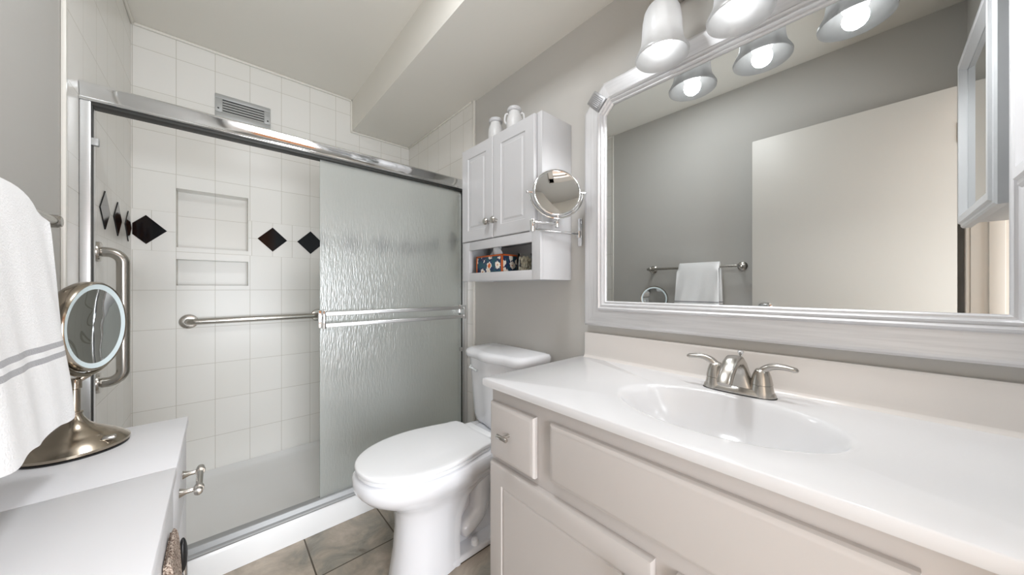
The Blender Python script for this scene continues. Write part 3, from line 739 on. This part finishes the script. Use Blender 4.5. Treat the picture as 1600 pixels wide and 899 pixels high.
# ------------------------------------------------------------------ big framed mirror
bm_ = thing('wall_mirror', 'large silver framed mirror with clipped corners above the vanity', 'mirror', (XW, 0.265, 0.937))
FY0, FY1, FZ0, FZ1, CL = -0.262, 0.793, 0.937, 1.873, 0.088
poly = [(FY0, FZ0), (FY1, FZ0), (FY1, FZ1-CL), (FY1-CL, FZ1), (FY0+CL, FZ1), (FY0, FZ1-CL)]   # (y, z)
def inset(poly, d):
    n = len(poly); out = []
    for i in range(n):
        p0, p1, p2 = Vector(poly[i-1]), Vector(poly[i]), Vector(poly[(i+1) % n])
        def nrm(a, b):
            t = (b-a).normalized(); return Vector((-t.y, t.x))
        n1, n2 = nrm(p0, p1), nrm(p1, p2)
        b = (n1+n2).normalized(); out.append(p1 + b*(d/max(0.2, b.dot(n1))))
    return out
prof = [(0.0, XW-0.0005), (0.0, XW-0.022), (0.006, XW-0.028), (0.012, XW-0.029), (0.062, XW-0.026), (0.066, XW-0.033), (0.071, XW-0.036), (0.075, XW-0.033), (0.077, XW-0.029), (0.080, XW-0.031),
        (0.084, XW-0.033), (0.087, XW-0.029), (0.089, XW-0.024), (0.094, XW-0.025), (0.097, XW-0.022), (0.099, XW-0.014)]
rings = [[(x, q.x, q.y) for q in inset(poly, d)] for d, x in prof]
names = ['bottom_rail', 'side_stile', 'corner_rail', 'top_rail', 'corner_rail', 'side_stile']
for i in range(6):
    mb = MB(); jn = (i+1) % 6; vs = []; fs = []
    for rg in rings: vs += [rg[i], rg[jn]]
    for k in range(len(rings)-1): fs.append((2*k, 2*k+1, 2*k+3, 2*k+2))
    mb.raw(vs, fs)
    build(mb, names[i], M['silver_y'] if i in (0, 3) else M['silver_z'], bm_, smooth=False)
g = MB(); q = inset(poly, 0.096)
g.prism([(p_.x, p_.y) for p_ in q], 0, XW-0.018, XW-0.004)
build(g, 'mirror_glass', M['mirror'], bm_, smooth=False)
for cy, sg in ((FY1-CL/2, 1), (FY0+CL/2, -1)):
    c0 = Vector((XW-0.020, cy, FZ1-CL/2)); dirn = Vector((0, -sg, -1)).normalized(); along = Vector((0, sg, -1)).normalized()
    mt = Matrix((( 1, 0, 0), (0, dirn.y, along.y), (0, dirn.z, along.z)))
    cc = c0 + dirn*0.026
    b = MB(); b.box(cc-Vector((0.016, 0.036, 0.026)), cc+Vector((0.016, 0.036, 0.026)), 0.003, rot=mt)
    for k in range(7):
        o_ = (k-3)*0.0058
        c2 = cc + along*o_ + Vector((-0.016, 0, 0))
        b.box(c2-Vector((0.002, 0.026, 0.0017)), c2+Vector((0.002, 0.026, 0.0017)), 0.0008, rot=mt)
    build(b, 'corner_block', M['pewter'], bm_)

# ------------------------------------------------------------------ vanity lamp
LY = (0.433, 0.236, 0.040)
vl = thing('vanity_light', 'three lamp brushed nickel vanity light with white bell shades', 'wall light', (XW, 0.236, 2.06))
b = MB(); b.box((XW-0.024, -0.03, 2.015), (XW-0.001, 0.50, 2.105), 0.008, 3)
build(b, 'back_plate', M['steel'], vl)
LX, RZ = 0.990, 1.776
for ly in LY:
    am = MB(); am.tube(crom([(XW-0.022, ly, 2.06), (XW-0.07, ly, 2.075), (LX+0.012, ly, 2.06), (LX, ly, 2.02), (LX, ly, 1.985)], 18), 0.009, 14)
    build(am, 'arm', M['steel'], vl)
    cp = MB(); cp.lathe([(0.011, 0.214), (0.020, 0.208), (0.031, 0.187), (0.036, 0.160), (0.036, 0.148), (0.031, 0.147)], (LX, ly, RZ), seg=32)
    build(cp, 'socket_cup', M['steel'], vl, angle=60)
    sh = MB()
    outp = [(0.031, 0.154), (0.041, 0.149), (0.049, 0.134), (0.053, 0.112), (0.055, 0.088), (0.056, 0.065), (0.058, 0.046), (0.062, 0.030), (0.069, 0.017), (0.0745, 0.006), (0.0735, 0.0)]
    inp = [(0.070, 0.001), (0.065, 0.016), (0.058, 0.031), (0.054, 0.049), (0.0525, 0.066), (0.0515, 0.088), (0.049, 0.112), (0.045, 0.132), (0.038, 0.144), (0.029, 0.149)]
    sh.lathe(outp+inp, (LX, ly, RZ), seg=48, cap0=False, cap1=False)
    build(sh, 'shade', M['shade'], vl, angle=80)
    bb = MB(); bb.lathe([(0.0, 0.020), (0.015, 0.023), (0.025, 0.034), (0.0295, 0.052), (0.028, 0.070), (0.020, 0.095), (0.014, 0.115), (0.013, 0.150)], (LX, ly, RZ), seg=28)
    build(bb, 'bulb', M['bulb'], vl, angle=80)
    l = bpy.data.lights.new('vanity_bulb_light', 'SPOT'); l.energy = BULB_W; l.shadow_soft_size = 0.026; l.spot_size = math.radians(158); l.spot_blend = 0.35; l.color = (0.98, 0.99, 1.0)
    lo = bpy.data.objects.new('vanity_bulb_light', l); COL.objects.link(lo); lo.location = (LX, ly, RZ+0.008)
# ------------------------------------------------------------------ vanity
vc = thing('vanity_cabinet', 'cream painted vanity cabinet under the white sink top', 'cabinet', (0.88, 0.26, 0))
VX, VY1, VY0, VT = 0.632, 0.796, YN+0.003, 0.784
b = MB()
b.box((VX, VY0, 0.09), (VX+0.02, VY1, VT), 0.002); b.box((VX+0.02, VY1-0.018, 0.09), (XW-0.002, VY1, VT), 0.001); b.box((VX+0.02, VY0, 0.09), (XW-0.002, VY0+0.018, VT), 0.001)
b.box((XW-0.012, VY0+0.018, 0.09), (XW-0.002, VY1-0.018, VT)); b.box((VX+0.02, VY0+0.018, 0.09), (XW-0.012, VY1-0.018, 0.108)); b.box((VX+0.06, VY0, 0.001), (XW-0.002, VY1-0.001, 0.09), 0.002)
build(b, 'body', M['cream'], vc)
def overlay(mb, y0, y1, z0, z1, fw=0.0, xf=VX-0.019, r=0.008):
    """overlay front with a bevelled lip, and a shallow field when fw > 0"""
    def ins(d): return [(y0+d, z0+d), (y1-d, z0+d), (y1-d, z1-d), (y0+d, z1-d)]
    rings = [(0, VX-0.0005), (0, VX-0.009), (r*0.35, xf+0.002), (r*1.3, xf)]
    if fw: rings += [(fw, xf), (fw+0.003, xf+0.004), (fw+0.007, xf+0.004), (fw+0.010, xf+0.0015)]
    else: rings = [(0, VX-0.0005), (0, VX-0.010), (r*0.4, xf+0.0035), (r*1.5, xf+0.0005), (r*1.8, xf)]
    vs = []; fs = []
    for d, x in rings: vs += [(x, yy, zz) for yy, zz in ins(d)]
    for k in range(len(rings)-1):
        for i in range(4):
            j2 = (i+1) % 4; fs.append((k*4+i, (k+1)*4+i, (k+1)*4+j2, k*4+j2))
    k = (len(rings)-1)*4; fs.append((k+3, k+2, k+1, k)); fs.append((0, 1, 2, 3))
    mb.raw(vs, fs); return mb
def t_pull(parent, y, z, dy, dz, ln=0.042):
    h_ = MB(); xf = VX-0.019
    h_.lathe([(0.0055, 0), (0.0045, 0.006), (0.0045, 0.024)], (xf, y, z), (-1, 0, 0), 14)
    d_ = Vector((0, dy, dz)); c_ = Vector((xf-0.026, y, z))
    h_.lathe([(0.0055, -ln/2), (0.0062, -ln/2+0.001), (0.0062, ln/2-0.001), (0.0055, ln/2)], c_, d_, 18)
    build(h_, 'pull', M['steel'], parent)
dw = build(overlay(MB(), 0.604, 0.788, 0.580, 0.742), 'drawer', M['cream'], vc, angle=20); t_pull(dw, 0.700, 0.666, 0.9, 0.0)
build(overlay(MB(), -0.034, 0.549, 0.600, 0.746), 'false_front', M['cream'], vc, angle=20)
dw = build(overlay(MB(), -0.262, -0.075, 0.580, 0.742), 'drawer', M['cream'], vc, angle=20); t_pull(dw, -0.17, 0.666, 1, 0)
d = build(overlay(MB(), 0.288, 0.788, 0.115, 0.562, 0.055), 'door', M['cream'], vc, angle=20); t_pull(d, 0.318, 0.505, 0, 1)
d = build(overlay(MB(), -0.262, 0.246, 0.115, 0.562, 0.055), 'door', M['cream'], vc, angle=20); t_pull(d, 0.214, 0.505, 0, 1)

ct = thing('sink_countertop', 'white cultured marble countertop with integral oval sink and backsplash', 'countertop', (0.86, 0.26, 0.785))
KX0, KX1, KY0, KY1, KZ = 0.607, XW-0.0015, YN+0.002, 0.814, 0.808
SC = Vector((0.842, 0.250)); SA, SB = 0.150, 0.222
def counter():
    mb = MB(); N = 120
    corners = [math.atan2(y_-SC.y, x_-SC.x) for x_ in (KX0, KX1) for y_ in (KY0, KY1)]
    ang = sorted([2*PI*i/N-PI for i in range(N)]+corners)
    n = len(ang)
    def rect(a, d, z):
        c_, s_ = math.cos(a), math.sin(a); xa, xb, ya, yb = KX0+d, KX1, KY0, KY1-d
        t_ = min((( xb-SC.x) if c_ > 0 else (xa-SC.x))/c_ if abs(c_) > 1e-9 else 1e9, ((yb-SC.y) if s_ > 0 else (ya-SC.y))/s_ if abs(s_) > 1e-9 else 1e9)
        return (SC.x+c_*t_, SC.y+s_*t_, z)
    def ell(a, s, z):
        c_, s_ = math.cos(a), math.sin(a); r_ = 1/math.sqrt((c_/SA)**2+(s_/SB)**2)
        return (SC.x+c_*r_*s, SC.y+s_*r_*s, z)
    L = []
    for s, dz in ((0.10, -0.128), (0.25, -0.126), (0.42, -0.118), (0.58, -0.103), (0.70, -0.084), (0.80, -0.061), (0.88, -0.037), (0.94, -0.017), (0.975, -0.0065), (1.0, -0.0022), (1.03, -0.0006), (1.06, 0.0)):
        L.append([ell(a, s, KZ+dz) for a in ang])
    for d, dz in ((0.003, 0.0), (0.001, -0.0008), (0.0, -0.003), (0.0, -0.021), (0.002, -0.0235), (0.02, -0.0238)):
        L.append([rect(a, d, KZ+dz) for a in ang])
    # underside ring to a bowl shell below
    L.append([ell(a, 1.10, KZ-0.0238) for a in ang]); L.append([ell(a, 1.0, KZ-0.05) for a in ang]); L.append([ell(a, 0.8, KZ-0.10) for a in ang]); L.append([ell(a, 0.4, KZ-0.14) for a in ang])
    return mb.loft(L)
build(counter(), 'slab', M['counter'], ct, angle=50)
b = MB(); b.prism([(KX1, KZ-0.002), (XW-0.034, KZ-0.002), (XW-0.026, KZ+0.002), (XW-0.021, KZ+0.009), (XW-0.020, KZ+0.020), (XW-0.020, 0.902), (XW-0.016, 0.906), (KX1, 0.906)], 1, KY0, 0.796, 0.001)
build(b, 'backsplash', M['splash'], ct, angle=50)
dn = MB(); dn.lathe([(0.024, 0), (0.024, 0.003), (0.018, 0.004), (0.016, 0.001), (0.013, 0.004), (0, 0.006)], (SC.x, SC.y, KZ-0.1275), seg=28)
build(dn, 'drain', M['chrome'], ct)

# faucet
FX, FY = 1.032, 0.250
fc = thing('faucet', 'brushed nickel two handle faucet behind the oval sink', 'faucet', (FX, FY, KZ))
def stad(hx, hy, z, n=12, pw=2.6):
    return [(FX+hx*math.copysign(abs(math.cos(t))**(2/pw), math.cos(t)), FY+hy*math.copysign(abs(math.sin(t))**(2/pw), math.sin(t)), z) for t in (2*PI*i/(4*n) for i in range(4*n))]
b = MB(); b.loft([stad(0.029, 0.081, KZ+0.0005), stad(0.030, 0.082, KZ+0.004), stad(0.027, 0.079, KZ+0.012), stad(0.022, 0.074, KZ+0.018)])
for sg in (-1, 1):
    b.lathe([(0.027, 0.002), (0.0262, 0.012), (0.0235, 0.026), (0.0225, 0.031)], (FX, FY+sg*0.0515, KZ), seg=28)
build(b, 'base', M['steel'], fc, angle=40)
build(MB().loft([stad(0.030, 0.082, KZ-0.0005), stad(0.0312, 0.0832, KZ+0.0003), stad(0.0305, 0.0825, KZ+0.0022)]), 'gasket', M['black'], fc)
sp = MB(); Ls = []
def rr(cx_, cz_, hy, hn, tx, tz, pw=3.0, n=24):
    """rounded section across the spout path; tangent (tx,tz) in the xz plane"""
    nx, nz = -tz, tx; out = []
    for i in range(n):
        t = 2*PI*i/n; a_ = math.copysign(abs(math.cos(t))**(2/pw), math.cos(t))*hy; c_ = math.copysign(abs(math.sin(t))**(2/pw), math.sin(t))*hn
        out.append((cx_+nx*c_, FY+a_, cz_+nz*c_))
    return out
pth = [(1.036, 0.815, 0.041, 0.024), (1.036, 0.835, 0.034, 0.023), (1.034, 0.858, 0.026, 0.021), (1.027, 0.880, 0.021, 0.018), (1.012, 0.894, 0.0185, 0.015), (0.990, 0.898, 0.0175, 0.013), (0.964, 0.892, 0.017, 0.012), (0.940, 0.878, 0.0165, 0.0115), (0.922, 0.861, 0.016, 0.011), (0.914, 0.850, 0.0155, 0.010)]
for i, (x_, z_, hy, hn) in enumerate(pth):
    a_, c_ = pth[max(i-1, 0)], pth[min(i+1, len(pth)-1)]; t_ = Vector((c_[0]-a_[0], c_[1]-a_[1])).normalized()
    Ls.append(rr(x_, z_, hy, hn, t_.x, t_.y))
sp.loft(Ls)
build(sp, 'spout', M['steel'], fc, angle=50)
lr = MB(); lr.lathe([(0.003, -0.02), (0.003, 0.040), (0.0045, 0.042), (0.0075, 0.050), (0.0075, 0.053), (0.003, 0.055)], (1.058, FY, 0.860), seg=16)
build(lr, 'lift_rod', M['chrome'], fc)
for sg in (-1, 1):
    hb = MB(); cy = FY+sg*0.0515
    hb.lathe([(0.0235, 0.032), (0.023, 0.036), (0.020, 0.052), (0.016, 0.064), (0.012, 0.070), (0, 0.073)], (FX, cy, KZ), seg=28)
    pts = crom([(FX, cy-sg*0.006, KZ+0.050), (FX-0.001, cy+sg*0.004, KZ+0.068), (FX-0.003, cy+sg*0.022, KZ+0.080), (FX-0.006, cy+sg*0.046, KZ+0.083), (FX-0.010, cy+sg*0.072, KZ+0.079)], 16)
    rs = [(0.013-0.0045*i/16, 0.011-0.0055*i/16) for i in range(17)]; rs[-1] = (0.005, 0.003)
    hb.tube(pts, rs, 16, flat=(1, 0, 0))
    build(hb, 'lever_handle', M['steel'], fc, angle=60)

# ------------------------------------------------------------------ medicine cabinet on the near wall
mc = thing('medicine_cabinet', 'white mirrored medicine cabinet at right end of the big mirror', 'cabinet', (0.82, YN, 1.25))
MX0, MX1, MYF, MZ0, MZ1 = 0.610, 1.027, -0.153, 1.258, 1.74
build(MB().box((MX0+0.006, YN+0.001, MZ0+0.012), (MX1-0.004, MYF-0.026, MZ1-0.012), 0.002), 'case', M['brightcab'], mc)
md = MB()
fw = 0.042; rel = 0.013
def ringf(d): return [(MX0+d, MZ0+d), (MX1-d, MZ0+d), (MX1-d, MZ1-d), (MX0+d, MZ1-d)]
rg = [(0, MYF-0.024), (0, MYF-0.010), (0.004, MYF-0.006), (0.010, MYF-0.005), (0.013, MYF), (0.030, MYF), (0.034, MYF-0.005), (fw, MYF-rel), (fw, MYF-rel-0.004)]
vs = []; fs = []
for d_, y_ in rg: vs += [(x_, y_, z_) for x_, z_ in ringf(d_)]
for k in range(len(rg)-1):
    for i in range(4):
        j2 = (i+1) % 4; fs.append((k*4+i, k*4+j2, (k+1)*4+j2, (k+1)*4+i))
fs.append((3, 2, 1, 0))
md.raw(vs, fs)
mdo = build(md, 'door', M['brightcab'], mc, angle=20)
build(MB().box((MX0+fw-0.001, MYF-rel-0.004, MZ0+fw-0.001), (MX1-fw+0.001, MYF-rel-0.001, MZ1-fw+0.001)), 'mirror_glass', M['mirror'], mdo, smooth=False)

# ------------------------------------------------------------------ two low cabinets along the left wall
SX0, SX1, SZT = XL+0.002, -0.058, 0.750
def low_cabinet(label, y0, y1):
    s_ = thing('storage_cabinet', label, 'cabinet', ((SX0+SX1)/2, (y0+y1)/2, 0), 'low white cabinets along the left wall')
    return s_
def fill_cabinet(s_, y0, y1, pulls=True):
    b = MB(); b.box((SX0, y0+0.001, 0.02), (SX1-0.020, y1-0.001, SZT-0.019), 0.002); b.box((SX0+0.02, y0+0.02, 0.001), (SX1-0.05, y1-0.02, 0.02))
    build(b, 'case', M['brightcab'], s_)
    build(MB().box((SX0, y0+0.0006, SZT-0.018), (SX1, y1-0.0006, SZT), 0.0025), 'top', M['brightcab'], s_)
    zs = [(0.565, SZT-0.022), (0.03, 0.561)]
    for z0, z1 in zs:
        dr_ = build(MB().box((SX1-0.0195, y0+0.004, z0), (SX1-0.004, y1-0.004, z1), 0.002), 'drawer' if z0 > 0.5 else 'door', M['brightcab'], s_)
        hp_ = MB(); zc_ = (z0+z1)/2 if z0 > 0.3 else z1-0.06; yc = (y0+y1)/2; xf = SX1-0.004
        for sg in (-1, 1):
            hp_.lathe([(0.0095, 0), (0.0085, 0.002), (0.0050, 0.012), (0.0042, 0.026)], (xf, yc+sg*0.046, zc_), (1, 0, 0), 18)
            hp_.lathe([(0.0085, -0.005), (0.0092, -0.004), (0.0092, 0.004), (0.0085, 0.005)], (xf+0.030, yc+sg*0.046, zc_), (0, 1, 0), 20)
        hp_.lathe([(0.0055, -0.066), (0.0072, -0.065), (0.0072, -0.050), (0.0060, -0.049), (0.0060, 0.049), (0.0072, 0.050), (0.0072, 0.065), (0.0055, 0.066)], (xf+0.030, yc, zc_), (0, 1, 0), 20)
        if pulls and z0 > 0.5: build(hp_, 'pull', M['steel'], dr_)
c_far = low_cabinet('white low drawer cabinet by the shower, holding the makeup mirror', 0.876, 1.204); fill_cabinet(c_far, 0.876, 1.204)
c_near = low_cabinet('white low drawer cabinet in the bottom left foreground', 0.548, 0.876); fill_cabinet(c_near, 0.548, 0.876, False)

# makeup mirror on the far cabinet
mm = thing('makeup_mirror', 'lighted nickel makeup mirror on a round foot, left foreground', 'mirror', (-0.2155, 1.110, SZT))
BC = Vector((-0.2215, 1.110, SZT))
b = MB(); b.lathe([(0.074, 0.0), (0.0745, 0.003), (0.073, 0.003)], BC, seg=48)
build(b, 'foot_pad', M['black'], mm)
b = MB(); b.lathe([(0.073, 0.003), (0.076, 0.006), (0.076, 0.011), (0.073, 0.014), (0.066, 0.021), (0.052, 0.031), (0.048, 0.033), (0.046, 0.035), (0.032, 0.043), (0.020, 0.053), (0.012, 0.066), (0.0095, 0.074), (0.011, 0.075), (0.011, 0.079), (0.0075, 0.080), (0.0075, 0.125), (0.0095, 0.127), (0.0095, 0.146), (0.008, 0.148)], BC, seg=56)
build(b, 'stand', M['nickel'], mm, angle=40)
sw = MB(); sw.box(BC+Vector((0.042, -0.048, 0.020)), BC+Vector((0.062, -0.036, 0.028)), 0.003)
build(sw, 'switch', M['steel'], mm)
HC = Vector((-0.203, 1.116, 1.004)); phi = math.radians(-17); HN = Vector((math.cos(phi), math.sin(phi), 0.0)).normalized()
HU = Vector((0, 0, 1)).cross(HN).normalized()
y = MB(); Vh = HN.cross(HU); R1 = 0.101
y.tube([HC + HU*R1*math.cos(t) + Vh*R1*math.sin(t) for t in (PI+0.5 + (PI-1.0)*k/24 for k in range(25))], 0.0045, 10)
for k_ in (PI+0.5, 2*PI-0.5):
    y.tube([HC + HU*R1*math.cos(k_)+Vh*R1*math.sin(k_), HC + HU*0.09*math.cos(k_)+Vh*0.09*math.sin(k_)], 0.005, 10)
y.tube([HC-Vh*0.100, BC+Vector((0, 0, 0.140))], 0.006, 12)
build(y, 'yoke', M['nickel'], mm)
b = MB(); b.lathe([(0.0885, 0.012), (0.091, 0.0135), (0.094, 0.010), (0.0945, 0.0), (0.093, -0.010), (0.088, -0.018), (0.065, -0.025), (0.035, -0.029), (0, -0.030)], HC, HN, 64, False, True)
build(b, 'shell', M['nickel'], mm, angle=50)
b = MB(); b.lathe([(0.089, 0.0122), (0.078, 0.010)], HC, HN, 64, False, False)
build(b, 'light_ring', M['ring'], mm)
b = MB(); b.lathe([(0.0785, 0.0101), (0.057, 0.0070), (0.035, 0.0056), (0.015, 0.0047), (0.0, 0.0045)], HC, HN, 64, False, True)
build(b, 'mirror_glass', M['mirror'], mm, angle=60)

# towel bar and towel on the left wall
BZ, BXc = 1.228, -0.262
tb = thing('towel_bar', 'brushed nickel towel bar on the left wall under the white towel', 'towel bar', (XL, 0.885, BZ))
build(MB().tube([(BXc, 0.565, BZ), (BXc, 1.198, BZ)], 0.0085, 18), 'bar', M['steel'], tb)
for y_ in (0.592, 1.178):
    b = MB(); b.lathe([(0.029, 0), (0.029, 0.004), (0.024, 0.008), (0.022, 0.010), (0.012, 0.014), (0.010, 0.055), (0.014, 0.060), (0.014, 0.074), (0.010, 0.078)], (XL+0.0005, y_, BZ), (1, 0, 0), 28)
    build(b, 'post', M['steel'], tb, angle=40)
def towel_mesh():
    mb = MB(); ys = 34; Y0, Y1 = 0.705, 0.957
    # closed cross section in (x, z): outer from the back bottom up over the bar and down in front, then back along the inside
    outer = crom([(-0.305, 0, 0.88), (-0.303, 0, 1.05), (-0.298, 0, 1.18), (-0.288, 0, 1.238), (-0.262, 0, 1.258), (-0.234, 0, 1.246), (-0.214, 0, 1.205), (-0.204, 0, 1.12), (-0.196, 0, 1.02), (-0.188, 0, 0.92), (-0.184, 0, 0.852)], 44)
    inner = crom([(-0.214, 0, 0.850), (-0.222, 0, 0.92), (-0.228, 0, 1.02), (-0.236, 0, 1.12), (-0.2405, 0, 1.205), (-0.2425, 0, 1.226), (-0.252, 0, 1.2335), (-0.2615, 0, 1.226), (-0.264, 0, 1.18), (-0.27, 0, 1.05), (-0.275, 0, 0.88)], 44)
    base = outer + inner; L = []
    for i in range(ys+1):
        f = i/ys; yy = Y0+(Y1-Y0)*f; loop = []
        edge = min(f, 1-f)*ys; round_ = 0.0 if edge >= 3 else (1-edge/3)**2
        for k, p_ in enumerate(base):
            x_, z_ = p_.x, p_.z; dz = (1.258-z_)
            wob = 0.0028*math.sin(9*f+z_*7)*min(1, dz*4) + 0.0012*math.sin(23*f+z_*13)*min(1, dz*3)
            if k > 44: wob *= 0.6
            spread = 0.030*min(1, dz/0.35)*(f-0.35)          # the lower corner swings out a little
            cx_ = -0.252 if z_ > 1.21 else (-0.20 if x_ > -0.252 else -0.29)
            x2 = x_ + (wob if x_ > -0.25 else -wob*0.3); x2 = x2 + (cx_-x2)*0.35*round_
            loop.append((x2-0.010, yy+spread, z_+0.004+0.003*math.sin(17*f+k*0.2)*min(1, dz*3)))
        L.append(loop)
    return mb.loft(L)
tw = build(towel_mesh(), 'bath_towel', M['towel'], angle=70)
tag(tw, 'white terry towel with two grey stripes hung on the left wall bar', 'towel')

# speckled hand towel hung on the near cabinet and the hook next to it
def hang_towel():
    mb = MB(); L = []
    for i in range(13):
        f = i/12; yy = 0.700+0.095*f; wob = 0.002*math.sin(7*f)
        sec = crom([(SX1-0.0030, 0, 0.36), (SX1-0.0030, 0, 0.52), (SX1-0.0030, 0, 0.66), (SX1-0.001, 0, 0.672), (SX1+0.002, 0, 0.678), (SX1+0.006, 0, 0.672), (SX1+0.009, 0, 0.645), (SX1+0.012, 0, 0.56), (SX1+0.014, 0, 0.46), (SX1+0.013, 0, 0.35)], 27)
        L.append([(p_.x+(wob*(0.70-p_.z)*6 if q_ > 14 else 0), yy, p_.z) for q_, p_ in enumerate(sec)])
    return mb.loft(L)
ht = build(hang_towel(), 'hand_towel', M['speck'], angle=70)
tag(ht, 'brown speckled terry hand towel hanging on the near white cabinet front', 'towel')
hk = thing('towel_hook', 'black tipped silver hook on the white cabinet front beside the speckled towel', 'hook', (SX1-0.003, 0.842, 0.5))
b = MB(); b.box((SX1-0.0036, 0.832, 0.46), (SX1-0.0006, 0.852, 0.56), 0.001); b.tube(crom([(SX1-0.002, 0.842, 0.475), (SX1+0.006, 0.842, 0.470), (SX1+0.011, 0.842, 0.49), (SX1+0.011, 0.842, 0.585)], 14), 0.0055, 12)
build(b, 'arm', M['chrome'], hk)
b = MB(); b.sphere((SX1+0.010, 0.842, 0.600), 0.012, (0.55, 1, 2.6))
build(b, 'tip', M['black'], hk)
